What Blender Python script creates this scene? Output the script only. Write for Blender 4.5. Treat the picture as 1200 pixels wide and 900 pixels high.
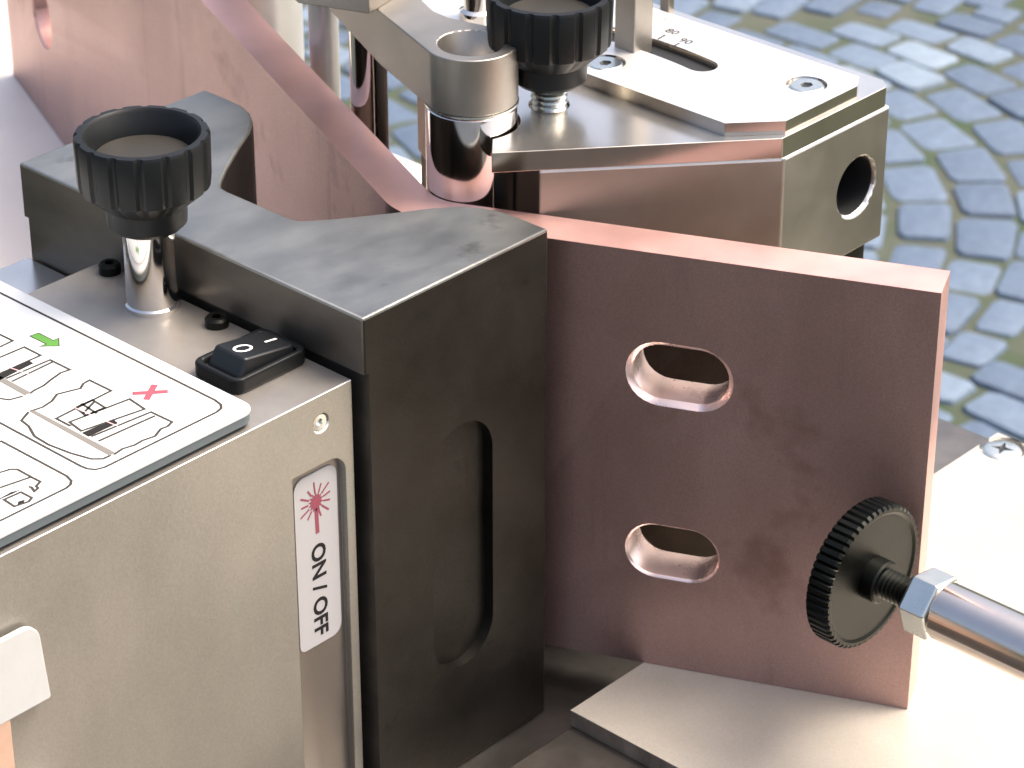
import bpy, bmesh, math, random
from mathutils import Vector, Matrix
from math import radians as rad, sin, cos, pi, atan2, hypot

random.seed(7)
scene = bpy.context.scene
for o in list(bpy.data.objects):
    bpy.data.objects.remove(o)
S = 0.001                                   # everything below is written in millimetres

# ------------------------------------------------------------------ camera
cam_d = bpy.data.cameras.new('camera')
cam = bpy.data.objects.new('camera', cam_d)
scene.collection.objects.link(cam)
scene.camera = cam
RT = Vector((0.6786646, -0.7344483, 0.0))
UP = Vector((0.3604813, 0.3331016, 0.8712615))
FW = Vector((0.6398965, 0.5912944, -0.4908191))
CAMP = Vector((-334.1, -346.9, 256.9))
m = Matrix((RT, UP, -FW)).transposed().to_4x4()
m.translation = CAMP * S
cam.matrix_world = m
cam_d.sensor_width = 36.0
cam_d.lens = 3400 / 1200 * 36.0
cam_d.clip_start = 0.02
cam_d.clip_end = 500.0
cam_d.dof.use_dof = True
cam_d.dof.focus_distance = 0.55
cam_d.dof.aperture_fstop = 62.0

# ------------------------------------------------------------------ light
SUN_DIR = Vector((0.78, -0.62, 0.0)).normalized()
SUN_EL = rad(60)
w = bpy.data.worlds.new('World')
scene.world = w
w.use_nodes = True
nt = w.node_tree
bg = nt.nodes['Background']
sky = nt.nodes.new('ShaderNodeTexSky')
sky.sky_type = 'NISHITA'
sky.sun_disc = False
sky.sun_elevation = SUN_EL
sky.sun_rotation = atan2(SUN_DIR.x, SUN_DIR.y)
sky.air_density = 1.0
sky.dust_density = 9.0
sky.ozone_density = 1.0
nt.links.new(sky.outputs['Color'], bg.inputs['Color'])
bg.inputs['Strength'].default_value = 0.15
sd = bpy.data.lights.new('sun', 'SUN')
sd.energy = 1.45
sd.angle = rad(22)
sd.color = (1.0, 0.93, 0.85)
sun = bpy.data.objects.new('sun', sd)
scene.collection.objects.link(sun)
ldir = Vector((SUN_DIR.x * cos(SUN_EL), SUN_DIR.y * cos(SUN_EL), sin(SUN_EL)))
sun.rotation_euler = ldir.to_track_quat('Z', 'Y').to_euler()
sun.location = (1, -1.5, 2)
scene.view_settings.view_transform = 'Standard'
scene.view_settings.look = 'None'
scene.view_settings.gamma = 1.0
scene.view_settings.exposure = 1.15

# ------------------------------------------------------------------ materials
def new_mat(name):
    mt = bpy.data.materials.new(name)
    mt.use_nodes = True
    n = mt.node_tree
    return mt, n, n.nodes['Principled BSDF']

def ramp(n, fac, stops):
    r = n.nodes.new('ShaderNodeValToRGB')
    els = r.color_ramp.elements
    while len(els) < len(stops):
        els.new(0.5)
    for e, (p, c) in zip(els, stops):
        e.position = p
        e.color = (c[0], c[1], c[2], 1)
    n.links.new(fac, r.inputs['Fac'])
    return r.outputs['Color']

def tex(n, scale, stretch=(1, 1, 1), detail=5, rough=0.6, rot=(0, 0, 0), kind='ShaderNodeTexNoise'):
    tc = n.nodes.new('ShaderNodeTexCoord')
    mp = n.nodes.new('ShaderNodeMapping')
    mp.inputs['Scale'].default_value = stretch
    mp.inputs['Rotation'].default_value = rot
    n.links.new(tc.outputs['Object'], mp.inputs['Vector'])
    t = n.nodes.new(kind)
    t.inputs['Scale'].default_value = scale
    if kind == 'ShaderNodeTexNoise':
        t.inputs['Detail'].default_value = detail
        t.inputs['Roughness'].default_value = rough
    n.links.new(mp.outputs['Vector'], t.inputs['Vector'])
    return t

def metal(name, c0, c1, r0, r1, scale=60, stretch=(1, 1, 1), bump=0.03, metallic=1.0, bscale=900,
          bstretch=(1, 1, 1), aniso=0.0, spots=None, rot=(0, 0, 0), grain=0.0, streaks=None):
    mt, n, p = new_mat(name)
    t = tex(n, scale, stretch, 6, 0.62, rot)
    col = ramp(n, t.outputs['Fac'], [(0.32, c0), (0.68, c1)])
    if spots:
        s = tex(n, spots[1], (1, 1, 1), 4, 0.7)
        f = ramp(n, s.outputs['Fac'], [(spots[2], (0, 0, 0)), (spots[2] + 0.12, (1, 1, 1))])
        mx = n.nodes.new('ShaderNodeMixRGB')
        n.links.new(f, mx.inputs['Fac'])
        n.links.new(col, mx.inputs['Color1'])
        mx.inputs['Color2'].default_value = (*spots[0], 1)
        col = mx.outputs['Color']
    if streaks:
        s = tex(n, streaks[1], (1, 1, 0.10), 5, 0.7)
        f = ramp(n, s.outputs['Fac'], [(streaks[2], (0, 0, 0)), (streaks[2] + 0.10, (streaks[3],) * 3)])
        mx = n.nodes.new('ShaderNodeMixRGB')
        n.links.new(f, mx.inputs['Fac']); n.links.new(col, mx.inputs['Color1'])
        mx.inputs['Color2'].default_value = (*streaks[0], 1)
        col = mx.outputs['Color']
    if grain:
        gt = tex(n, 2600, (1, 1, 1), 3, 0.8)
        gf = ramp(n, gt.outputs['Fac'], [(0.3, (1 - grain,) * 3), (0.7, (1 + grain,) * 3)])
        mx = n.nodes.new('ShaderNodeMixRGB'); mx.blend_type = 'MULTIPLY'; mx.inputs['Fac'].default_value = 1
        n.links.new(col, mx.inputs['Color1']); n.links.new(gf, mx.inputs['Color2'])
        col = mx.outputs['Color']
    n.links.new(col, p.inputs['Base Color'])
    p.inputs['Metallic'].default_value = metallic
    t2 = tex(n, bscale, bstretch, 4, 0.6, rot)
    mr = n.nodes.new('ShaderNodeMapRange')
    mr.inputs['From Min'].default_value = 0.3
    mr.inputs['From Max'].default_value = 0.7
    mr.inputs['To Min'].default_value = r0
    mr.inputs['To Max'].default_value = r1
    n.links.new(t.outputs['Fac'], mr.inputs['Value'])
    n.links.new(mr.outputs['Result'], p.inputs['Roughness'])
    if bump:
        b = n.nodes.new('ShaderNodeBump')
        b.inputs['Strength'].default_value = bump
        b.inputs['Distance'].default_value = 0.0004
        n.links.new(t2.outputs['Fac'], b.inputs['Height'])
        n.links.new(b.outputs['Normal'], p.inputs['Normal'])
    return mt

def plain(name, c, rough=0.5, metallic=0.0, bump=0.0, bscale=1500, spec=0.5, var=0.0):
    mt, n, p = new_mat(name)
    if var:
        t = tex(n, 120, (1, 1, 1), 5, 0.65)
        n.links.new(ramp(n, t.outputs['Fac'], [(0.3, [v * (1 - var) for v in c]), (0.7, [min(1, v * (1 + var)) for v in c])]),
                    p.inputs['Base Color'])
    else:
        p.inputs['Base Color'].default_value = (*c, 1)
    p.inputs['Roughness'].default_value = rough
    p.inputs['Metallic'].default_value = metallic
    p.inputs['Specular IOR Level'].default_value = spec
    if bump:
        t = tex(n, bscale)
        b = n.nodes.new('ShaderNodeBump')
        b.inputs['Strength'].default_value = bump
        b.inputs['Distance'].default_value = 0.0003
        n.links.new(t.outputs['Fac'], b.inputs['Height'])
        n.links.new(b.outputs['Normal'], p.inputs['Normal'])
    return mt

M = {}
M['copper'] = metal('copper', (0.40, 0.262, 0.235), (0.50, 0.34, 0.31), 0.38, 0.52, 26, (1, 1, 0.4), 0.12, 0.9, 700,
                    (1, 1, 1), spots=((0.31, 0.19, 0.165), 24, 0.58), grain=0.16, streaks=((0.20, 0.135, 0.12), 75, 0.57, 0.34))
M['copper_cut'] = metal('copper_cut', (0.72, 0.42, 0.36), (0.82, 0.50, 0.44), 0.32, 0.44, 60, (1, 1, 1), 0.06, 0.75)  # sawn copper, lightened further to carry the sky on upward edges
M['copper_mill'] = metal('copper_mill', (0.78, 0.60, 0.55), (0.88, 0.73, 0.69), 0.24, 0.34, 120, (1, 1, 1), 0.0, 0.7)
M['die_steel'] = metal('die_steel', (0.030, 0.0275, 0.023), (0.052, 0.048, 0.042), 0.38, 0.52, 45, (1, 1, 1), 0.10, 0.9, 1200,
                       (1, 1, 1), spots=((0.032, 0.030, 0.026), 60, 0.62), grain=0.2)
M['die_side'] = metal('die_side', (0.13, 0.115, 0.098), (0.21, 0.19, 0.165), 0.34, 0.48, 60, (1, 0.4, 1), 0.10, 0.9, 1200)  # housing-side faces of the die, their lighter reflections painted in
M['die_top_lit'] = metal('die_top_lit', (0.25, 0.25, 0.235), (0.34, 0.34, 0.318), 0.32, 0.42, 50, (1, 1.8, 1), 0.14, 0.95, 900,
                     (1, 6, 1), rot=(0, 0, 0.6), spots=((0.16, 0.155, 0.145), 60, 0.62))  # die top lightened: bright sky reflection put into the colour
M['nickel'] = metal('nickel', (0.66, 0.63, 0.59), (0.76, 0.73, 0.69), 0.20, 0.28, 40, (1, 1, 1), 0.0, 0.92)
M['cover'] = metal('cover', (0.68, 0.67, 0.65), (0.80, 0.79, 0.77), 0.26, 0.38, 40, (1, 1, 1), 0.0, 0.6)  # pale and less metallic: stands in for a bright sky reflection
M['nickel_satin'] = metal('nickel_satin', (0.31, 0.29, 0.26), (0.38, 0.355, 0.32), 0.38, 0.50, 40, (1, 1, 1), 0.06)
M['chrome'] = metal('chrome', (0.70, 0.66, 0.62), (0.78, 0.75, 0.71), 0.06, 0.12, 40, (1, 1, 1), 0.0)
M['rod_steel'] = metal('rod_steel', (0.60, 0.53, 0.47), (0.70, 0.63, 0.57), 0.12, 0.20, 40, (1, 1, 1), 0.0)
M['zinc'] = metal('zinc', (0.62, 0.64, 0.60), (0.74, 0.75, 0.70), 0.22, 0.34, 80, (1, 1, 1), 0.04)
M['plate_edge'] = metal('plate_edge', (0.44, 0.39, 0.34), (0.54, 0.49, 0.43), 0.12, 0.20, 40, (1, 1, 1), 0.0)  # darker sides of the pale-topped plates, dim reflections put into the colour
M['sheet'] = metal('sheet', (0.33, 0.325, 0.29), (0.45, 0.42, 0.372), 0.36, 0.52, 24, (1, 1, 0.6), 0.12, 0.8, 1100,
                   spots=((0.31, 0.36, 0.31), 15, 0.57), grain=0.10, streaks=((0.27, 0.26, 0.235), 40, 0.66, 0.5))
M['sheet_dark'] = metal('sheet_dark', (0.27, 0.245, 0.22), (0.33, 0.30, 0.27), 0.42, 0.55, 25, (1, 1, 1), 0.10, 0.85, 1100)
M['edge_glint'] = metal('edge_glint', (0.74, 0.76, 0.76), (0.86, 0.88, 0.88), 0.28, 0.40, 60, (1, 1, 1), 0.0, 0.5)  # sky glint on upward chamfers, painted as a pale colour
M['top_plate'] = metal('top_plate', (0.27, 0.25, 0.22), (0.40, 0.37, 0.335), 0.30, 0.46, 30, (1, 1, 1), 0.08, 0.7, 900)
M['table'] = metal('table', (0.46, 0.42, 0.355), (0.54, 0.495, 0.425), 0.32, 0.44, 30, (1, 1, 1), 0.06, 0.35, 700,
                   spots=((0.46, 0.44, 0.41), 18, 0.60), grain=0.10)
M['table_far'] = metal('table_far', (0.74, 0.66, 0.60), (0.82, 0.75, 0.69), 0.4, 0.5, 30, (1, 1, 1), 0.05, 0.1)  # base raised above the near table's to offset the bar's shade
M['step_edge'] = metal('step_edge', (0.34, 0.31, 0.28), (0.52, 0.48, 0.44), 0.4, 0.55, 300, (0.3, 1, 0.3), 0.3, 0.9, 900)
M['step'] = metal('step', (0.10, 0.088, 0.078), (0.155, 0.14, 0.125), 0.40, 0.55, 50, (1, 1, 1), 0.15, 0.9, 900,
                  spots=((0.10, 0.09, 0.08), 120, 0.66))
M['base'] = metal('base', (0.14, 0.13, 0.12), (0.24, 0.22, 0.20), 0.28, 0.45, 40, (1, 1, 1), 0.10, 0.9)
M['black_plastic'] = plain('black_plastic', (0.008, 0.009, 0.0095), 0.38, 0, 0.10, 1800, 0.22)
M['black_rocker'] = plain('black_rocker', (0.009, 0.010, 0.011), 0.32, 0, 0.05, 1800, 0.4)
M['knob_cap'] = plain('knob_cap', (0.030, 0.027, 0.022), 0.5, 0.2, 0.10, 900)
M['black_steel'] = metal('black_steel', (0.011, 0.012, 0.010), (0.022, 0.023, 0.020), 0.32, 0.48, 90, (1, 1, 1), 0.06, 0.9)
M['sign_white'] = plain('sign_white', (0.60, 0.61, 0.60), 0.34, 0, 0, spec=0.5)
M['sign_core'] = plain('sign_core', (0.10, 0.125, 0.135), 0.5)
M['label_white'] = plain('label_white', (0.42, 0.41, 0.41), 0.42, 0, 0.05, 700)
M['tag_white'] = plain('tag_white', (0.55, 0.55, 0.53), 0.45, 0, 0.1, 500, 0.4, 0.05)
M['ink'] = plain('ink', (0.05, 0.047, 0.042), 0.7, spec=0.1)
M['ink_black'] = plain('ink_black', (0.02, 0.019, 0.018), 0.7, spec=0.1)
M['ink_grey'] = plain('ink_grey', (0.17, 0.16, 0.145), 0.7, spec=0.1)
M['ink_pink'] = plain('ink_pink', (0.27, 0.075, 0.10), 0.7, spec=0.1)
M['ink_rose'] = plain('ink_rose', (0.80, 0.45, 0.45), 0.6)
M['ink_green'] = plain('ink_green', (0.09, 0.24, 0.05), 0.7, spec=0.1)
M['paint_white'] = plain('paint_white', (0.85, 0.85, 0.83), 0.5)
M['hole_shade'] = plain('hole_shade', (0.012, 0.013, 0.014), 0.5)  # near-black that paints the shade inside slot, bore and screw recesses
M['wood'] = plain('wood', (0.55, 0.36, 0.26), 0.6, 0, 0.1, 400, 0.4, 0.15)

# ------------------------------------------------------------------ mesh helpers (mm)
COL = scene.collection
BASE = {}

def bm_prism(poly, z0, z1):
    bm = bmesh.new()
    a = [bm.verts.new((x, y, z0)) for x, y in poly]
    b = [bm.verts.new((x, y, z1)) for x, y in poly]
    n = len(poly)
    bm.faces.new(a[::-1]); bm.faces.new(b)
    for i in range(n):
        bm.faces.new((a[i], a[(i + 1) % n], b[(i + 1) % n], b[i]))
    bmesh.ops.recalc_face_normals(bm, faces=bm.faces)
    return bm

def bm_box(x0, x1, y0, y1, z0, z1):
    return bm_prism([(x0, y0), (x1, y0), (x1, y1), (x0, y1)], z0, z1)

def frame_for(d):
    d = Vector(d).normalized()
    h = Vector((0, 0, 1)) if abs(d.z) < 0.9 else Vector((1, 0, 0))
    u = h.cross(d).normalized()
    return u, d.cross(u), d

def bm_lathe(profile, origin, axis=(0, 0, 1), segs=48, wave=None, bm=None):
    """profile of (radius, distance along axis); closed at the ends where radius is 0"""
    bm = bm or bmesh.new()
    u, v, d = frame_for(axis)
    o = Vector(origin)
    rings = []
    for k, (r, h) in enumerate(profile):
        if r <= 1e-6:
            rings.append([bm.verts.new(o + d * h)])
        else:
            ring = []
            for i in range(segs):
                a = 2 * pi * i / segs
                rr = r * (wave(i, k) if wave else 1.0)
                ring.append(bm.verts.new(o + d * h + (u * cos(a) + v * sin(a)) * rr))
            rings.append(ring)
    for A, B in zip(rings, rings[1:]):
        if len(A) == 1 and len(B) == 1:
            continue
        for i in range(segs):
            j = (i + 1) % segs
            if len(A) == 1:
                bm.faces.new((A[0], B[j], B[i]))
            elif len(B) == 1:
                bm.faces.new((A[i], A[j], B[0]))
            else:
                bm.faces.new((A[i], A[j], B[j], B[i]))
    bmesh.ops.recalc_face_normals(bm, faces=bm.faces)
    return bm

def round_poly(pts, radii, n=6):
    out = []
    N = len(pts)
    for i, p in enumerate(pts):
        r = radii[i] if isinstance(radii, (list, tuple)) else radii
        p = Vector(p)
        if r <= 0:
            out.append((p.x, p.y)); continue
        a = (Vector(pts[i - 1]) - p).normalized()
        b = (Vector(pts[(i + 1) % N]) - p).normalized()
        ang = a.angle(b)
        t = r / math.tan(ang / 2)
        c = p + (a + b).normalized() * (r / sin(ang / 2))
        s, e = p + a * t - c, p + b * t - c
        a0 = atan2(s.y, s.x); da = atan2(e.y, e.x) - a0
        while da > pi: da -= 2 * pi
        while da < -pi: da += 2 * pi
        for k in range(n + 1):
            q = a0 + da * k / n
            out.append((c.x + r * cos(q), c.y + r * sin(q)))
    return out

def sweep_profile(bm_list):
    bm = bmesh.new()
    for b in bm_list:
        me = bpy.data.meshes.new('t'); b.to_mesh(me); b.free()
        bm.from_mesh(me); bpy.data.meshes.remove(me)
    return bm

def xf(bm, mat):
    bmesh.ops.transform(bm, matrix=mat, verts=bm.verts)
    return bm

def tmp_obj(bm):
    me = bpy.data.meshes.new('t'); bm.to_mesh(me); bm.free()
    o = bpy.data.objects.new('t', me); COL.objects.link(o)
    return o

def solid(name, bm, mat, parent=None, base=None, bevel=0.0, cuts=(), segs=2, angle=28, mats=None, matfn=None, bevel_first=False):
    """one mesh object; bm in world millimetres. cuts: bmeshes subtracted. bevel: rounded edges."""
    o = tmp_obj(bm)
    tmps = [o]
    def add_bevel():
        md = o.modifiers.new('v', 'BEVEL'); md.width = bevel; md.segments = segs
        md.limit_method = 'ANGLE'; md.angle_limit = rad(angle)
    if bevel and bevel_first: add_bevel()
    for c in cuts:
        k = tmp_obj(c); tmps.append(k)
        md = o.modifiers.new('b', 'BOOLEAN'); md.operation = 'DIFFERENCE'; md.solver = 'EXACT'; md.object = k
    if bevel:
        if not bevel_first: add_bevel()
        o.data.polygons.foreach_set('use_smooth', [True] * len(o.data.polygons))
        if not bevel_first:
            md = o.modifiers.new('w', 'WEIGHTED_NORMAL'); md.weight = 100
    if o.modifiers:
        dg = bpy.context.evaluated_depsgraph_get()
        me = bpy.data.meshes.new_from_object(o.evaluated_get(dg))
    else:
        me = o.data.copy()
    for k in tmps:
        d = k.data; bpy.data.objects.remove(k); bpy.data.meshes.remove(d)
    if parent is not None:
        base = BASE[parent.name]
    elif base is None:
        xs = [v.co for v in me.vertices]
        base = Vector((sum(v.x for v in xs) / len(xs), sum(v.y for v in xs) / len(xs), min(v.z for v in xs)))
    base = Vector(base)
    me.transform(Matrix.Translation(-base))
    me.transform(Matrix.Scale(S, 4))
    me.materials.clear()
    for mm in (mats or [mat]):
        me.materials.append(M[mm])
    me.polygons.foreach_set('use_smooth', [True] * len(me.polygons))
    if not bevel or bevel_first:
        me.set_sharp_from_angle(angle=rad(20 if bevel_first else 32))
    if matfn:
        for p in me.polygons:
            p.material_index = matfn(p.normal, p.center / S + base)
    ob = bpy.data.objects.new(name, me)
    COL.objects.link(ob)
    if parent is not None:
        ob.parent = parent
    else:
        ob.location = base * S
    BASE[ob.name] = base
    return ob

def thing(name, label, cat, base, group=None):
    o = bpy.data.objects.new(name, None)
    o.empty_display_size = 0.01
    COL.objects.link(o)
    o.location = Vector(base) * S
    BASE[o.name] = Vector(base)
    return tag(o, label, cat, group)

def tag(o, label, cat, group=None):
    o['label'] = label; o['category'] = cat
    if group: o['group'] = group
    return o

def structure(o):
    o['kind'] = 'structure'
    return o

def bm_strips(lines, width, z):
    """flat printed lines: list of polylines in plan (x, y)"""
    bm = bmesh.new()
    for L in lines:
        L = [Vector((x, y)) for x, y in L]
        closed = (L[0] - L[-1]).length < 1e-6
        if closed: L = L[:-1]
        n = len(L)
        vs = []
        for i, p in enumerate(L):
            a = L[i - 1] if (i > 0 or closed) else p
            b = L[(i + 1) % n] if (i < n - 1 or closed) else p
            t1 = (p - a).normalized() if (p - a).length > 0 else (b - p).normalized()
            t2 = (b - p).normalized() if (b - p).length > 0 else t1
            nn = Vector((-(t1 + t2).y, (t1 + t2).x))
            nn = nn.normalized() if nn.length > 1e-4 else Vector((-t1.y, t1.x))
            c = max(0.45, nn.dot(Vector((-t1.y, t1.x))))
            o = nn * (width / 2 / c)
            vs.append((bm.verts.new((p.x + o.x, p.y + o.y, z)), bm.verts.new((p.x - o.x, p.y - o.y, z))))
        for i in range(n if closed else n - 1):
            A, B = vs[i], vs[(i + 1) % n]
            bm.faces.new((A[0], A[1], B[1], B[0]))
    bmesh.ops.recalc_face_normals(bm, faces=bm.faces)
    for f in bm.faces:
        if f.normal.z < 0: f.normal_flip()
    return bm

def bm_flat(polys, z):
    bm = bmesh.new()
    for P in polys:
        f = bm.faces.new([bm.verts.new((x, y, z)) for x, y in P])
        f.normal_update()
        if f.normal.z < 0: f.normal_flip()
    return bm

def bm_text(s, size, mat4, bold=0.0):
    cu = bpy.data.curves.new('t', 'FONT')
    cu.body = s; cu.size = size; cu.align_x = 'CENTER'; cu.align_y = 'CENTER'
    cu.offset = bold; cu.resolution_u = 4
    o = bpy.data.objects.new('t', cu); COL.objects.link(o)
    dg = bpy.context.evaluated_depsgraph_get()
    me = bpy.data.meshes.new_from_object(o.evaluated_get(dg))
    bpy.data.objects.remove(o); bpy.data.curves.remove(cu)
    bm = bmesh.new(); bm.from_mesh(me); bpy.data.meshes.remove(me)
    return xf(bm, mat4)

def axes(o, x, y, z):
    mm = Matrix((Vector(x), Vector(y), Vector(z))).transposed().to_4x4()
    mm.translation = Vector(o)
    return mm

# ------------------------------------------------------------------ ground: joint bed and setts laid in segmental arches
GZ = -1000.0
mt, n, p = new_mat('joint_bed')
t = tex(n, 9, (1, 1, 1), 8, 0.7)
n.links.new(ramp(n, t.outputs['Fac'], [(0.32, (0.028, 0.052, 0.018)), (0.5, (0.052, 0.062, 0.042)), (0.68, (0.075, 0.078, 0.06))]), p.inputs['Base Color'])
p.inputs['Roughness'].default_value = 0.95
M['joint_bed'] = mt
mt, n, p = new_mat('granite_sett')
oi = n.nodes.new('ShaderNodeObjectInfo')
c1 = ramp(n, oi.outputs['Random'], [(0.0, (0.066, 0.098, 0.15)), (0.5, (0.086, 0.124, 0.182)), (0.85, (0.115, 0.16, 0.222)), (1.0, (0.19, 0.245, 0.305))])
t = tex(n, 70, (1, 1, 1), 6, 0.7)
c2 = ramp(n, t.outputs['Fac'], [(0.3, (0.72, 0.72, 0.74)), (0.7, (1.15, 1.15, 1.12))])
mx = n.nodes.new('ShaderNodeMixRGB'); mx.blend_type = 'MULTIPLY'; mx.inputs['Fac'].default_value = 1
n.links.new(c1, mx.inputs['Color1']); n.links.new(c2, mx.inputs['Color2'])
n.links.new(mx.outputs['Color'], p.inputs['Base Color'])
p.inputs['Roughness'].default_value = 0.55
b = n.nodes.new('ShaderNodeBump'); b.inputs['Strength'].default_value = 0.35; b.inputs['Distance'].default_value = 0.003
n.links.new(t.outputs['Fac'], b.inputs['Height']); n.links.new(b.outputs['Normal'], p.inputs['Normal'])
M['granite_sett'] = mt

gs = 60000.0
pavement = structure(solid('cobbled_pavement', bm_prism([(-gs, -gs), (gs, -gs), (gs, gs), (-gs, gs)], GZ - 60, GZ - 2.0), 'joint_bed', base=(2500, 1800, GZ)))

def to_px(x, y, z):
    d = Vector((x, y, z)) - CAMP
    k = d.dot(FW)
    return 600 + 3400 * d.dot(RT) / k, 450 - 3400 * d.dot(UP) / k

U = Vector((-0.6245, -0.7810)); V = Vector((0.7810, -0.6245))
A0 = Vector((2124.0, 1519.0)) + V * -50
LW, SAG, CW = 810.0, 190.0, 64.0
near, far = [], []
for lane in range(-4, 4):
    for j in range(-40, 34):
        u = -random.uniform(0, 60)
        while u < LW:
            sl0 = -4 * SAG / LW * (2 * (u + 35) / LW - 1)
            du = random.uniform(70, 88) / hypot(1, sl0)
            ua, ub = max(u, 14), min(u + du, LW - 14)
            u += du
            if ub - ua < 30: continue
            jv = random.uniform(-3, 3)
            q = []
            g = random.uniform(2.4, 4.0)
            for (uu, vv) in ((ua + g, g * .8), (ub - g, g * .8), (ub - g, CW - g * .8), (ua + g, CW - g * .8)):
                tt = 2 * uu / LW - 1
                sl = -4 * SAG / LW * tt                      # slope of the arch here
                nx, ny = -sl / hypot(1, sl), 1 / hypot(1, sl)
                pnt = A0 + U * (uu + lane * LW + nx * vv * ny) + V * (j * CW + SAG * (1 - tt * tt) + ny * vv * ny + jv)
                q.append(pnt + Vector((random.uniform(-3, 3), random.uniform(-3, 3))))
            c = sum(q, Vector((0, 0))) / 4
            px = to_px(c.x, c.y, GZ)
            dist = (Vector((c.x, c.y, GZ)) - CAMP).dot(FW)
            if dist < 500: continue
            if -900 < px[0] < 2100 and -700 < px[1] < 1400:
                vis = px[0] > 690 and -45 < px[1] < 545 and px[0] < 1245 and not (px[0] < 1000 and px[1] > 150)
                vis = vis or (265 < px[0] < 520 and -30 < px[1] < 190)
                (near if vis else far).append((q, c))
if len(near) > 298:
    near.sort(key=lambda e: -to_px(e[1].x, e[1].y, GZ)[0])
    far += near[298:]; near = near[:298]

def sett(bm, q, c, off=Vector((0, 0, 0))):
    hgt = random.uniform(-2.5, 2.5)
    rings = []
    for sc, z in ((1.0, -30), (1.0, -4), (0.94, 0.2), (0.74, 1.6)):
        ring = []
        for i in range(4):
            a, b_, d = q[i], q[i - 1], q[(i + 1) % 4]
            for e in (a.lerp(b_, 0.11), a.lerp(d, 0.11)):
                pnt = c + (e - c) * sc
                ring.append(bm.verts.new((pnt.x - off.x, pnt.y - off.y, GZ + z + hgt - off.z)))
        rings.append(ring)
    for R, Q in zip(rings, rings[1:]):
        for i in range(8):
            bm.faces.new((R[i], R[(i + 1) % 8], Q[(i + 1) % 8], Q[i]))
    bm.faces.new(rings[-1])

for q, c in near:
    bm = bmesh.new(); sett(bm, q, c)
    bmesh.ops.recalc_face_normals(bm, faces=bm.faces)
    solid('cobblestone', bm, 'granite_sett', parent=pavement)
bm = bmesh.new()
for q, c in far: sett(bm, q, c)
bmesh.ops.recalc_face_normals(bm, faces=bm.faces)
o = solid('cobblestone_field', bm, 'granite_sett', parent=pavement); o['kind'] = 'stuff'

# ------------------------------------------------------------------ machine base and tables
TZ = -106.4
base_o = solid('machine_bed', bm_box(-150, 217, -16.5, 330, -190, -118), 'base', bevel=1.0)
tag(base_o, 'dark steel machine bed visible in the gap under the copper bar', 'machine bed')

tbl = thing('support_table', 'bright satin steel table plate the slotted copper end stands on', 'table', (120, -90, -190))
solid('plate', bm_box(44.2, 203.3, -260, -14.2, TZ - 4.0, TZ), 'table', tbl, bevel=0.5, mats=['table', 'step_edge'], matfn=lambda nn, c: 1 if nn.x < -0.8 else 0,
      cuts=[bm_lathe([(0, -1.2), (5.7, -1.2), (5.7, 1), (0, 1)], (197.5, -19.5, TZ), segs=40)])
solid('stepped_plate', bm_box(-300, 60, -300, -14.6, -122, TZ - 4.03), 'step', tbl, bevel=0.4)  # extended out of view to darken what the copper face reflects
solid('under_frame', bm_box(60.2, 200, -255, -17, -190, TZ - 4.1), 'base', tbl, bevel=1)
# countersunk cross-head screw in the far corner
pts = []
for i in range(16):
    a = 2 * pi * i / 16 + 0.35
    r = 3.1 if i % 4 == 0 else (1.0 if i % 4 == 2 else 1.35)
    pts.append((197.5 + r * cos(a), -19.5 + r * sin(a)))
sc = solid('countersunk_screw', bm_lathe([(0, 0.1), (4.0, 0.1), (4.9, -0.4), (5.35, -0.9), (5.35, -1.19), (0, -1.19)], (197.5, -19.5, TZ), segs=40),
           'zinc', tbl, bevel=0.0, cuts=[bm_prism(pts, TZ - 0.9, TZ + 1)])
sc['label'] = 'cross-head screw at the table corner'
solid('cross_recess', bm_prism(pts, TZ - 1.0, TZ - 0.35), 'hole_shade', sc)  # dark sheet painting the shade in the screw's cross

tl = solid('far_table', bm_box(44, 218.5, 118, 420, TZ - 6, TZ - 0.2), 'table_far', bevel=0.6)
tag(tl, 'pale steel table under the long arm of the copper bar, at far left', 'table')

# ------------------------------------------------------------------ bending die (V block)
half = [(0, 0), (52, 0), (52, 7.5), (51.6, 12.5), (50.2, 16.6), (47.6, 20.4), (43.5, 23.8), (36, 28.4), (27.3, 34.2), (22.6, 37.8), (20.8, 39.6), (20.4, 42)]
die_poly = half + [(x, 102 - y) for x, y in half[::-1]]
g_poly = []
for k in range(25):
    a = pi * k / 24
    g_poly.append((26.6 + 8.9 * cos(a), -43.0 + 8.9 * sin(a)))
for k in range(25):
    a = pi + pi * k / 24
    g_poly.append((26.6 + 8.9 * cos(a), -83.4 + 8.9 * sin(a)))
groove = bm_prism(g_poly, 0, 14)
groove = xf(groove, axes((0, -11.6, 0), (1, 0, 0), (0, 0, 1), (0, 1, 0)))   # plan -> XZ, 3.4 mm deep from the face
bmesh.ops.recalc_face_normals(groove, faces=groove.faces)
die = solid('bending_die', bm_prism(die_poly, -117.8, 0), None, bevel=0.55, mats=['die_steel', 'die_top_lit', 'die_side'], matfn=lambda nn, c: 1 if (nn.z > 0.3 and c.z > -3) else (2 if nn.x < -0.5 and c.x < 2 else 0),
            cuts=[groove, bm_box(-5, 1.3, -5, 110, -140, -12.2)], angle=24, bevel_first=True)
tag(die, 'dark burnished steel V-shaped bending die with a vertical slot in its face', 'bending die')

# ------------------------------------------------------------------ copper bar
ap = Vector((45.0, 34.75))
dR = Vector((0.4274, -0.9040)).normalized(); dL = Vector((0.4005, 0.9163)).normalized()
TH, RI = 10.0, 9.9
def perp_in(d):           # towards the inside of the bend (+X)
    nrm = Vector((-d.y, d.x))
    return nrm if nrm.x > 0 else -nrm
nR, nL = perp_in(dR), perp_in(dL)
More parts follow.
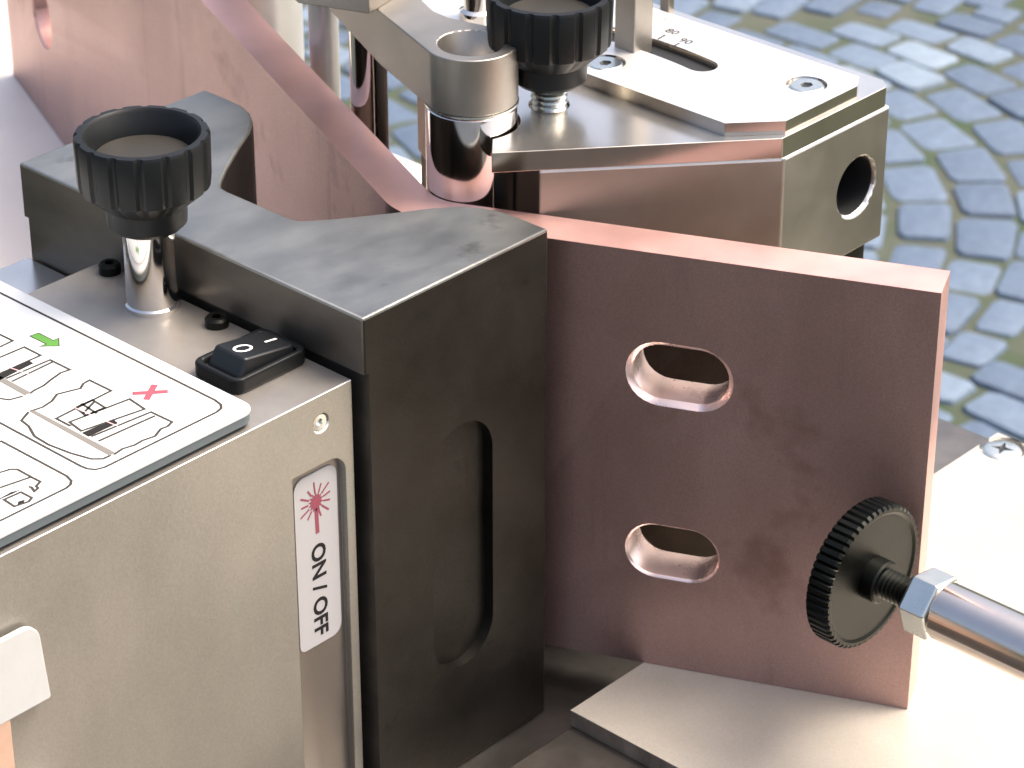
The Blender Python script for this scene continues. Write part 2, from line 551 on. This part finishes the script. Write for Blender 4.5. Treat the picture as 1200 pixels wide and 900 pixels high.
# inner centre: distance TH+RI from both outer lines
bis = (dR + dL).normalized()
cdist = (TH + RI) / sin(bis.angle(dR))
C = ap + bis * cdist
LR, LL = 112.3, 334.0
def arc(r):
    a0 = atan2(-nR.y, -nR.x); a1 = atan2(-nL.y, -nL.x)
    if a0 < 0: a0 += 2 * pi
    if a1 < 0: a1 += 2 * pi
    return [(C.x + r * cos(a0 + (a1 - a0) * k / 18), C.y + r * sin(a0 + (a1 - a0) * k / 18)) for k in range(19)]
outer_end_R = ap + dR * LR; outer_end_L = ap + dL * LL
poly = [tuple(outer_end_R)] + arc(RI + TH) + [tuple(outer_end_L), tuple(outer_end_L + nL * TH)] + arc(RI)[::-1] + [tuple(outer_end_R + nR * TH)]
def stadium(cx, cz, hw, hh, grow=0.0, n=14):
    r = hh + grow; L = hw - hh
    out = []
    for k in range(n + 1):
        a = -pi / 2 + pi * k / n
        out.append((cx + L + r * cos(a), cz + r * sin(a)))
    for k in range(n + 1):
        a = pi / 2 + pi * k / n
        out.append((cx - L + r * cos(a), cz + r * sin(a)))
    return out
def slot_cut(o2, d2, n2, cx, cz, hw, hh, cham):
    """hole through a bar arm: o2 start point in plan, d2 along, n2 through"""
    bm = bmesh.new(); rings = []
    for depth, gr in ((-2, cham), (0, cham), (cham, 0), (TH - 0.4, 0), (TH + 2, 0.4)):
        ring = []
        for (s_, z_) in stadium(cx, cz, hw, hh, gr):
            pnt = o2 + d2 * s_ + n2 * depth
            ring.append(bm.verts.new((pnt.x, pnt.y, z_)))
        rings.append(ring)
    k = len(rings[0])
    for A, B in zip(rings, rings[1:]):
        for i in range(k):
            bm.faces.new((A[i], A[(i + 1) % k], B[(i + 1) % k], B[i]))
    bm.faces.new(rings[0]); bm.faces.new(rings[-1])
    bmesh.ops.recalc_face_normals(bm, faces=bm.faces)
    return bm
o2 = Vector((58.6, 6.0))
cuts = [slot_cut(o2, dR, nR, 28.3, -34.1, 10.3, 6.3, 1.15), slot_cut(o2, dR, nR, 28.0, -77.1, 9.9, 6.2, 0.5),
        slot_cut(ap, dL, nL, 290.5, -70.0, 10.01, 10, 0.6), slot_cut(ap, dL, nL, 321.5, -66.0, 10.01, 10, 0.6)]
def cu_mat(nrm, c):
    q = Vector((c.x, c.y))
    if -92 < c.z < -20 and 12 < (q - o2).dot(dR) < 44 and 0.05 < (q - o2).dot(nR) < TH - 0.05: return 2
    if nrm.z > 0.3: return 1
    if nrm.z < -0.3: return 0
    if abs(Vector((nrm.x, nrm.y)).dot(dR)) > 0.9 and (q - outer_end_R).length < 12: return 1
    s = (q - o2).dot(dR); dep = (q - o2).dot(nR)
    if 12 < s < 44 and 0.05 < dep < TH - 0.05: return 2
    return 0
bar = solid('copper_busbar', bm_prism(poly, TZ + 0.1, -6.5), None, bevel=0.45, cuts=cuts, mats=['copper', 'copper_cut', 'copper_mill'], matfn=cu_mat)
tag(bar, 'thick bent copper bar on edge with two oblong slots', 'copper bar')

# ------------------------------------------------------------------ near housing
HZ = -13.5
hs = thing('machine_housing', 'brushed metal machine housing with an ON / OFF label on its front', 'housing', (-60, 40, -190))
bx_poly = [(-150, 2.5), (-1.0, 2.5), (-1.0, 75.6), (-150, 75.6)]
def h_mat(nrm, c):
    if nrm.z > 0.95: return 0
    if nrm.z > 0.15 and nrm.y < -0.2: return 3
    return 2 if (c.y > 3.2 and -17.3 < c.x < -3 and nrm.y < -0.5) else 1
pocket = bm_prism(round_poly([(-17.2, -190), (-3.3, -190), (-3.3, -28.6), (-17.2, -28.6)], [0, 0, 4.2, 0.2]), 0, 4)
pocket = xf(pocket, axes((0, 0.1, 0), (1, 0, 0), (0, 0, 1), (0, 1, 0)))
bmesh.ops.recalc_face_normals(pocket, faces=pocket.faces)
body = solid('body', bm_prism(bx_poly, -190, HZ), None, hs, bevel=1.15, cuts=[pocket,
             bm_lathe([(0, -1), (2.3, -1), (1.6, 1.6), (0, 1.6)], (-9.3, 2.5, -19.6), (0, 1, 0), 28)],
             mats=['top_plate', 'sheet', 'sheet_dark', 'edge_glint'], matfn=h_mat)
s2 = solid('grub_screw', bm_lathe([(0, 1.1), (0.8, 1.1), (0.8, 0.55), (1.7, 0.45), (1.9, 0.9), (1.9, 2.5), (0, 2.5)], (-9.3, 2.4, -19.6), (0, 1, 0), 24), 'zinc', hs)
s2['label'] = 'small sunk screw near the housing corner'
solid('shelf', bm_box(-150, 0.9, 76.4, 103, -60, -22.6), 'nickel', hs, bevel=0.4)
def cap_screw(x, y, z, r, h, parent, nm='cap_screw'):
    hexp = [(x + r * 0.45 * cos(a * pi / 3), y + r * 0.45 * sin(a * pi / 3)) for a in range(6)]
    return solid(nm, bm_lathe([(0, 0), (r, 0), (r, h - 0.5), (r - 0.5, h), (0, h)], (x, y, z), segs=32), 'black_steel', parent,
                 cuts=[bm_prism(hexp, z + h - 1.2, z + h + 1)])
cap_screw(-3.0, 70.6, HZ, 2.3, 2.2, hs)
cap_screw(-3.6, 37.6, HZ, 2.4, 2.0, hs)

# ON / OFF label
lb = thing('on_off_label', 'white sticker with a pink starburst and the words ON / OFF', 'label', (-10.2, 3.8, -70))
yl = 3.88
AX = axes((0, yl, 0), (1, 0, 0), (0, 0, 1), (0, -1, 0))
solid('sticker', xf(bm_prism(round_poly([(-15.9, -70.0), (-4.6, -70.0), (-4.6, -30.6), (-15.9, -30.6)], [1.6, 2.6, 2.6, 2.6]), -0.12, 0.12), AX), 'label_white', lb)
FX = axes((-10.3, yl - 0.16, -57.4), (0, 0, -1), (1, 0, 0), (0, -1, 0))
solid('lettering', bm_text('ON / OFF', 5.1, FX, 0.15), 'ink_black', lb)
star = bmesh.new()
ray_l = []
cx, cz = -10.3, -37.2
rp = []
for k in range(28):
    a = 2 * pi * k / 28
    rp.append((cx + (2.3 if k % 2 else 1.5) * cos(a) * 0.9, cz + (2.3 if k % 2 else 1.5) * sin(a)))
b1 = bm_flat([rp], 0.02)
for k in range(13):
    a = 2 * pi * k / 13 + 0.2
    if abs(a - 1.5 * pi) < 0.3: continue
    r1 = 4.6 if k % 2 else 3.9
    ray_l.append([(cx + 2.0 * cos(a), cz + 2.0 * sin(a)), (cx + r1 * cos(a), cz + r1 * sin(a))])
b2 = bm_strips(ray_l, 0.42, 0.02)
b3 = bm_strips([[(cx, cz - 1.5), (cx + 0.15, cz - 7.2)]], 1.0, 0.02)
solid('starburst', xf(sweep_profile([b1, b2, b3]), axes((0, yl - 0.14, 0), (1, 0, 0), (0, 0, 1), (0, -1, 0))), 'ink_pink', lb)

# white tags and wooden strip at the lower left
def tagplate(name, x0, x1, z0, z1, radii, y, th, label):
    o = solid(name, xf(bm_prism(round_poly([(x0, z0), (x1, z0), (x1 - 1.4, z1), (x0, z1)], radii), 0, th),
              axes((0, y, 0), (1, 0, 0), (0, 0, 1), (0, -1, 0))), 'tag_white', bevel=0.25)
    return tag(o, label, 'tag')
tagplate('white_tag', -112, -79.2, -45.4, -28.6, [0, 0.6, 3.6, 0], 1.5, 1.2, 'larger white tag with a rounded corner, on the housing at lower left')
tagplate('white_tag', -112, -78.2, -80, -61.6, [0, 0.6, 2.4, 0], 1.5, 1.2, 'white tag only just showing at the bottom edge, lower left')
o = solid('wooden_strip', bm_box(-140, -88.4, 0.4, 1.5, -150, -44.4), 'wood', bevel=0.2)
tag(o, 'salmon coloured strip below the larger white tag at lower left', 'strip')

# ------------------------------------------------------------------ instruction plate
sg = thing('instruction_plate', 'white plate printed with bending diagrams, green arrow and red cross', 'sign', (-80, 60, HZ))
SZ = -10.2
outl = round_poly([(-150, 3.2), (-24.4, 3.2), (-24.4, 140), (-150, 140)], [0, 3.4, 0, 0], 8)
solid('sheet', bm_prism(outl, SZ - 0.55, SZ), 'sign_white', sg, bevel=0.12)
inl = round_poly([(-149.8, 3.35), (-24.6, 3.35), (-24.6, 139.8), (-149.8, 139.8)], [0, 3.3, 0, 0], 8)
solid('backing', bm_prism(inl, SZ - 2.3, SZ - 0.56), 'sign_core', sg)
for (x, y) in ((-30, 12), (-30, 95), (-120, 12)):
    solid('spacer', bm_lathe([(0, 0), (3, 0), (3, SZ - 2.31 - HZ), (0, SZ - 2.31 - HZ)], (x, y, HZ), segs=20), 'zinc', sg)
D = dict(
    frame2=[(-150, 28.5), (-64.2, 28.5), (-64.0, 10.4), (-64.5, 8.5), (-65.4, 7.6), (-66.7, 7.2), (-150, 7.2)],
    frame1=[(-150, 138), (-27.8, 138), (-27.8, 11.3), (-28.2, 9.2), (-29.1, 8.1), (-30.6, 7.7), (-57.4, 7.7), (-59.1, 8.3), (-59.9, 9.6), (-60.1, 11.2), (-60.2, 33.9), (-60.2, 138)],
    s1=[(-53.8, 33.2), (-51.2, 32.7), (-48.6, 33.2), (-46.3, 34.5), (-43.6, 33.6), (-41.9, 33.0), (-40.4, 34.0), (-38.7, 34.2), (-38.6, 28.1), (-52.2, 27.6), (-52.2, 23.5)],
    m1=[(-45.5, 28.5), (-45.9, 23.5)], m2=[(-43.5, 27.2), (-47.8, 25.3)],
    m3=[(-47.2, 28.1), (-43.2, 28.0), (-43.5, 24.1), (-47.8, 24.5), (-47.2, 28.1)],
    r2=[(-51.4, 24.8), (-38.3, 23.2), (-38.9, 18.3), (-52.0, 20.7), (-51.4, 24.8)],
    p1=[(-52.1, 17.8), (-38.8, 16.6), (-38.6, 11.0), (-40.2, 10.4), (-41.7, 10.6), (-44.1, 9.4), (-46.7, 9.9), (-48.7, 9.7), (-51.1, 10.3), (-53.5, 9.9)],
    p2=[(-52.3, 15.6), (-39.2, 15.0)],
    lw=[(-54.1, 33.2), (-57.0, 31.7), (-57.4, 29.1), (-59.0, 25.5), (-59.2, 21.2), (-58.4, 15.9), (-57.2, 11.7), (-55.8, 10.2), (-54.0, 10.1)],
    d0=[(-38.8, 62.1), (-38.8, 60.8), (-38.7, 57.0), (-41.9, 56.9), (-46.0, 57.0)],
    d1=[(-52.9, 53.7), (-44.5, 53.6), (-38.8, 53.4), (-38.8, 48.5), (-48.5, 48.6), (-52.9, 48.7)],
    dp=[(-49.0, 46.2), (-38.7, 45.8), (-38.6, 40.0), (-40.5, 40.4), (-43.7, 39.6), (-45.8, 38.9), (-48.1, 38.8), (-49.6, 38.4)],
    dp2=[(-49.0, 44.5), (-38.9, 44.8)],
    dlw=[(-55.2, 52), (-54.9, 41.9), (-54.5, 41.1), (-53.7, 39.4), (-51.1, 38.6)],
    e1=[(-80.2, 23.4), (-71.2, 20.0), (-69.3, 19.5), (-68.5, 18.6), (-68.5, 14.7), (-74.5, 15.9), (-80.5, 17.2)],
    e2=[(-68.5, 14.7), (-68.4, 12.3), (-69.9, 11.6), (-70.1, 10.8), (-71.2, 10.5), (-70.7, 11.9), (-70.9, 12.5)],
    e3=[(-76.6, 12.2), (-73.0, 12.0), (-72.9, 9.1), (-74.1, 8.5), (-76.8, 9.1), (-76.6, 12.2)],
)
solid('diagram_outline', bm_strips(list(D.values()), 0.58, SZ + 0.03), 'ink', sg)
for _bar in ([[(-52.4, 20.1), (-45.3, 19.5), (-45.6, 17.9), (-52.5, 18.1)], [(-52.4, 48.4), (-41.6, 48.6), (-41.7, 47.0), (-52.2, 46.4)],
                              [(-75.3, 9.9), (-74.1, 9.5), (-74.9, 8.8), (-76.1, 9.1)], [(-78.5, 12.9), (-74.2, 13.3), (-72.3, 12.6), (-74.2, 12.6)]]):
    solid('diagram_bar', bm_flat([_bar], SZ + 0.05), 'ink_black', sg)
solid('diagram_beam', bm_flat([[(-53.9, 33.3), (-53.0, 32.8), (-52.8, 10.4), (-54.3, 10.0)], [(-50.2, 60), (-49.0, 60), (-49.2, 38.5), (-50.7, 38.6)]], SZ + 0.05), 'ink_grey', sg)
solid('pink_line', bm_strips([[(-80, 21.0), (-67.1, 20.9)], [(-47.5, 30), (-46.4, 17)], [(-46, 50), (-45, 44)]], 0.22, SZ + 0.07), 'ink_rose', sg)
arrow = [(-35.3, 56.1), (-33.3, 55.8), (-33.3, 51.4), (-32.0, 51.3), (-34.0, 48.8), (-36.7, 51.4), (-35.2, 51.2)]
ar = solid('arrow', bm_flat([arrow], SZ + 0.04), 'ink_green', sg); ar['label'] = 'green arrow'
solid('arrow_outline', bm_strips([arrow + [arrow[0]]], 0.22, SZ + 0.06), 'ink', ar)
xx = [[(-36.6, 24.4), (-31.6, 20.1)], [(-36.4, 20.7), (-31.5, 23.9)]]
cr = solid('cross', bm_strips([xx[0]], 1.3, SZ + 0.04), 'ink_pink', sg); cr['label'] = 'red cross'
solid('cross_stroke', bm_strips([xx[1]], 1.3, SZ + 0.045), 'ink_pink', cr)

# ------------------------------------------------------------------ rocker switch
sw = thing('rocker_switch', 'black rocker switch marked O and I on the housing top', 'switch', (-10.8, 19.6, HZ))
x0, x1, y0, y1 = -20.6, -1.6, 13.2, 26.4
bz = HZ + 3.2
solid('bezel', bm_prism(round_poly([(x0, y0), (x1, y0), (x1, y1), (x0, y1)], 2.4), HZ, bz), 'black_plastic', sw, bevel=0.6, segs=3,
      cuts=[bm_prism(round_poly([(x0 + 1.5, y0 + 1.5), (x1 - 1.5, y0 + 1.5), (x1 - 1.5, y1 - 1.5), (x0 + 1.5, y1 - 1.5)], 1.2), bz - 1.6, bz + 2)])
bm = bm_prism(round_poly([(x0 + 1.8, y0 + 1.8), (x1 - 1.8, y0 + 1.8), (x1 - 1.8, y1 - 1.8), (x0 + 1.8, y1 - 1.8)], 0.9), bz - 2.2, bz + 1)
def rk_z(x): return bz + 0.55 + 2.3 * max(0, min(1, (x1 - 1.8 - x) / (x1 - x0 - 3.6)))
for v in bm.verts:
    if v.co.z > bz:
        if v.co.x < -10: v.co.x += 2.6
        v.co.y += 0.5 if v.co.y < 19.8 else -0.5
        v.co.z = rk_z(v.co.x)
rk = solid('rocker', bm, 'black_rocker', sw, bevel=0.45, segs=3)
zs = rk_z(-13.4) + 0.04
tilt = (rk_z(-14.4) - rk_z(-12.4)) / 2
def on_rocker(bm):
    for v in bm.verts:
        v.co.z = rk_z(v.co.x) + 0.06
    return bm
ring = [(-13.0 + 1.9 * cos(a * pi / 12), 19.6 + 1.25 * sin(a * pi / 12)) for a in range(25)]
solid('off_mark', on_rocker(bm_strips([ring], 0.55, 0)), 'paint_white', rk)
solid('on_mark', on_rocker(bm_strips([[(-7.4, 19.5), (-4.4, 19.5)]], 0.55, 0)), 'paint_white', rk)

# ------------------------------------------------------------------ knobs
def knob(x, y, z, label, post_z, post_r, post_mat, thread=False):
    t = thing('locking_knob', label, 'knob', (x, y, post_z), 'ribbed black locking knobs')
    def wv(i, k):
        if k in (0, 1, 2, 3): return 1.0
        return 1.0 - (0.045 if (i % 8) in (0, 1) else 0.0) if k in (4, 5, 6, 7, 8) else 1.0
    N = 8 * 16
    prof = [(0, 0), (6.9, 0), (7.9, 1.0), (8.1, 4.8), (12.0, 8.2), (12.9, 9.0), (13.1, 10.5), (13.3, 19.0), (12.9, 19.8), (11.6, 19.9), (11.0, 19.3), (9.7, 14.6), (0, 14.6)]
    def wv(i, k):
        return 0.962 if (4 <= k <= 8 and (i % 8) in (0, 1)) else 1.0
    g = solid('grip', bm_lathe(prof, (x, y, z), segs=N, wave=wv), 'black_plastic', t)
    solid('cap', bm_lathe([(0, 14.6), (9.6, 14.6), (9.5, 15.0), (0, 15.15)], (x, y, z), segs=48), 'knob_cap', g)
    if thread:
        pr = [(0, 0)]
        h = 0.0
        while h < z + 1 - post_z:
            pr += [(post_r, h), (post_r * 0.86, h + 0.6)]; h += 1.2
        pr.append((0, h))
        solid('stud', bm_lathe(pr, (x, y, post_z), segs=32), post_mat, t)
    else:
        L = z + 1 - post_z
        solid('post', bm_lathe([(0, 0), (post_r + 0.4, 0), (post_r + 0.4, 0.9), (post_r, 1.3), (post_r, L), (0, L)], (x, y, post_z), segs=48), post_mat, t)
    return t
knob(-6.6, 53.2, 4.4, 'ribbed black knob on a chrome post beside the instruction plate', HZ, 5.2, 'chrome')

# ------------------------------------------------------------------ rear bending head
def slot_pts(r, y_a, y_b, xc, rc):
    """curved slot with centre line radius rc"""
    out = []
    f = lambda y: xc - (y - 27) ** 2 / (2 * rc)
    ys = [y_a + (y_b - y_a) * k / 10 for k in range(11)]
    R = [(f(y) + r, y) for y in ys]; Lf = [(f(y) - r, y) for y in ys[::-1]]
    capb = [(f(y_b) + r * cos(a), y_b + r * sin(a)) for a in [pi * k / 8 for k in range(1, 8)]]
    capa = [(f(y_a) + r * cos(a), y_a + r * sin(a)) for a in [pi + pi * k / 8 for k in range(1, 8)]]
    return R + capb + Lf + capa
sp = slot_pts(3.5, 14, 42, 117.4, 90)
hd = thing('bending_unit', 'plated steel bending unit with a slotted cover plate, behind the copper', 'machine', (110, 30, TZ))
box_poly = [(65.4, 14.9), (104.3, -18.4), (141.0, -18.4), (141.0, 88), (104, 88), (84, 52), (81.5, 24)]
solid('lower_body', bm_prism([(67.5, 17), (105, -15), (140, -15), (140, 87), (104, 87), (85, 52), (82.5, 25)], TZ + 0.05, -28.05), 'die_steel', hd, bevel=0.5)  # dark colour stands in for the shade seen through the copper slots
solid('bore_shade', bm_lathe([(6.75, 1.0), (6.75, 22), (0, 22), (0, 21.8), (6.5, 21.8), (6.5, 1.0), (6.75, 1.0)], (130.6, -18.4, -12.3), (0, 1, 0), 44), 'hole_shade', hd)  # added dark tube that blackens the bore like deep shade
solid('housing_box', bm_prism(box_poly, -28, 3.4), None, hd, bevel=0.6, mats=['nickel_satin', 'edge_glint'], matfn=lambda nn, c: 1 if nn.z > 0.3 else 0,
      cuts=[bm_prism(sp, -25, 5), bm_lathe([(0, -1), (6.8, -1), (6.8, 24), (0, 24)], (130.6, -18.4, -12.3), (0, 1, 0), 44)])
Cp = (C.x, C.y)
arcp = [(Cp[0] + 10.2 * cos(rad(a)), Cp[1] + 10.2 * sin(rad(a))) for a in range(-112, 61, 8)]
wp = [(58.0, 21.1), (103.9, -18.1), (139.6, -18.1), (142.3, -15.4), (142.3, 88.4), (104, 88.4), (84, 60)] + arcp[::-1]
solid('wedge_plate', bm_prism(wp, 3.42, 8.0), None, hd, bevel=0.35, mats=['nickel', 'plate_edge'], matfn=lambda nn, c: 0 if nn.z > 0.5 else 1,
      cuts=[bm_prism(sp, 2.0, 12), bm_lathe([(0, -1), (4.3, -1), (4.3, 8), (0, 8)], (84, 28.8, 3.5), segs=36)])
cpoly = [(96.4, 84), (96.4, -8.7), (105.8, -17.2), (130.2, -17.2), (134.4, -14.6), (134.4, 84)]
bolt_xy = [(123.6, -8.8), (103.6, 30.2)]
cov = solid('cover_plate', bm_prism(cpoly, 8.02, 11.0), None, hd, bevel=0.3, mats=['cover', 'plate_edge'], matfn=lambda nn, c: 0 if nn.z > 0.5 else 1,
            cuts=[bm_prism(sp, 7, 13)] + [bm_lathe([(0, -1.3), (4.4, -1.3), (4.4, 2), (0, 2)], (x, y, 11.0), segs=36) for x, y in bolt_xy])
solid('slot_shade', bm_prism(slot_pts(3.45, 14, 42, 117.4, 90), -20, 9.3), 'hole_shade', hd)  # added dark fill in place of the shade inside the slot
for x, y in bolt_xy:
    hexp = [(x + 1.55 * cos(a * pi / 3), y + 1.3 * sin(a * pi / 3)) for a in range(6)]
    bo = solid('socket_bolt', bm_lathe([(0, -0.1), (3.4, -0.1), (3.9, -0.5), (3.9, -1.6), (0, -1.6)], (x, y, 11.0), segs=36), 'zinc', cov,
               cuts=[bm_prism(hexp, 10.2, 12)])
    solid('hex_socket', bm_prism(hexp, 10.1, 10.45), 'hole_shade', cov)  # dark floor painting the shade down the socket
TX = lambda x, y: axes((x, y, 11.04), (0, -1, 0), (1, 0, 0), (0, 0, 1))
solid('scale_number', bm_text('80', 3.2, TX(126.4, 30.6), 0.02), 'ink_black', cov)
solid('scale_number', bm_text('90', 3.2, TX(124.2, 25.0), 0.02), 'ink_black', cov)
solid('scale_tick', bm_strips([[(121.0, 30.2), (124.0, 30.6)]], 0.4, 11.04), 'ink_black', cov)
solid('scale_tick', bm_strips([[(120.4, 25.2), (122.6, 25.3)]], 0.4, 11.04), 'ink_black', cov)
knob(84, 28.8, 13.4, 'ribbed black knob on a threaded stud beside the punch arm', 4.0, 3.9, 'zinc', True)
po = solid('index_post', bm_box(111.4, 117.6, 28.8, 34.6, 9.35, 75), 'nickel_satin', bevel=0.4)
tag(po, 'square plated post standing in the curved slot of the cover plate', 'post')
o = solid('slim_post', bm_box(140.0, 142.0, 43, 45.6, 8.02, 60), 'nickel_satin', bevel=0.2)
tag(o, 'slim dark rod at the far edge of the cover plate', 'rod')
o = solid('polished_post', bm_lathe([(0, 0), (4.2, 0), (4.2, 2.0), (3.2, 2.6), (3.2, 40), (0, 40)], (103.2, 67.5, 11.02), segs=40), 'chrome')
tag(o, 'short polished post on the cover plate behind the punch arm', 'post')

# ------------------------------------------------------------------ punch and its arm
pn = solid('bending_punch', bm_lathe([(0, TZ + 0.2), (9.0, TZ + 0.2), (9.6, TZ + 0.8), (9.6, 11.9), (9.1, 12.5), (0, 12.5)], (C.x, C.y, 0), segs=96), 'chrome')
tag(pn, 'chrome punch cylinder pressed into the inside of the copper bend', 'punch')
ar_o = thing('punch_arm', 'steel arm with a bored round end above the punch', 'arm', (C.x, C.y, 13))
end = [(C.x + 9.75 * cos(a), C.y + 9.75 * sin(a)) for a in [rad(162 + k * (385 - 162) / 30) for k in range(31)]]
arm_poly = [(112, 158), (66.4, 61.5)] + end + [(74.6, 43.6), (73.6, 48.0), (74.0, 52.6), (76.6, 58.5), (98, 98), (128, 150)]
solid('arm', bm_prism(arm_poly, 13.0, 25.5), 'nickel_satin', ar_o, bevel=0.35,
      cuts=[bm_lathe([(0, 18), (6.9, 18), (6.9, 27), (0, 27)], (C.x, C.y, 0), segs=64)], angle=30)
solid('bore_bolt', bm_lathe([(0, 18.05), (4.2, 18.05), (4.2, 19.6), (3.7, 20.0), (1.5, 20.0), (1.5, 19.0), (0, 19.0)], (C.x, C.y, 0), segs=40), 'chrome', ar_o)
solid('link_plate', bm_prism([(57.4, 76.6), (63.4, 61.2), (82, 66), (110, 120), (80, 130)], 25.52, 30.5), 'nickel_satin', ar_o, bevel=0.3)
solid('washer', bm_lathe([(9.6, 12.52), (9.9, 12.52), (9.9, 12.98), (9.6, 12.98)], (C.x, C.y, 0), segs=64), 'zinc', ar_o)

def post(name, x, y, r, z0, z1, mat, label, cat='post'):
    o = solid(name, bm_lathe([(0, z0), (r, z0), (r, z1 - 0.4), (r - 0.4, z1), (0, z1)], (x, y, 0), segs=64), mat)
    return tag(o, label, cat)
post('pivot_pin', 81.5, 80.5, 4.2, TZ - 11.5, 12.9, 'chrome', 'mirror-bright pivot pin between the punch and the slim steel column')
post('steel_column', 97.5, 111.5, 3.5, TZ - 11.5, 46, 'cover', 'slim pale steel column left of the mirror-bright pivot pin')
post('guide_column', 135.2, 176, 11.5, TZ, 60, 'cover', 'wide polished column partly hidden by the copper, at the top')

# ------------------------------------------------------------------ length stop with thumbscrew
st = thing('length_stop', 'knurled black thumbscrew in a chrome rod, before the slotted copper', 'stop rod', (74.9, -90, TZ))
ax = (0, -1, 0)
o = (74.9, -68.1, -63.7)
NK = 4 * 56
def kn(i, k):
    return 0.965 if (2 <= k <= 5 and (i % 4) in (0,)) else 1.0
disc = solid('thumbscrew', bm_lathe([(0, -5.6), (13.8, -5.6), (15.0, -5.6), (15.6, -5.0), (15.6, -0.6), (15.1, 0), (14.2, 0), (13.6, -0.4), (4.6, -0.4), (4.6, 2.6), (4.2, 3.0), (0, 3.0)], o, ax, NK, wave=kn), 'black_steel', st)
pr = [(0, 2.8)]
h = 3.0
while h < 14.5:
    pr += [(3.2, h), (2.65, h + 0.5)]; h += 1.0
pr.append((0, h))
solid('threaded_stud', bm_lathe(pr, o, ax, 32), 'black_steel', disc)
u_, v_, d_ = frame_for(ax)
hexb = bm_lathe([(0, 10.4), (6.2, 10.4), (7.0, 11.1), (7.0, 16.4), (6.4, 16.9), (0, 16.9)], o, ax, 6)
solid('hex_nut', xf(hexb, Matrix.Translation(Vector(o)) @ Matrix.Rotation(rad(10), 4, 'Y') @ Matrix.Translation(-Vector(o))), 'zinc', st, bevel=0.25)
solid('rod', bm_lathe([(0, 16.9), (5.6, 16.9), (6.0, 17.4), (6.0, 150), (0, 150)], o, ax, 64), 'rod_steel', st)
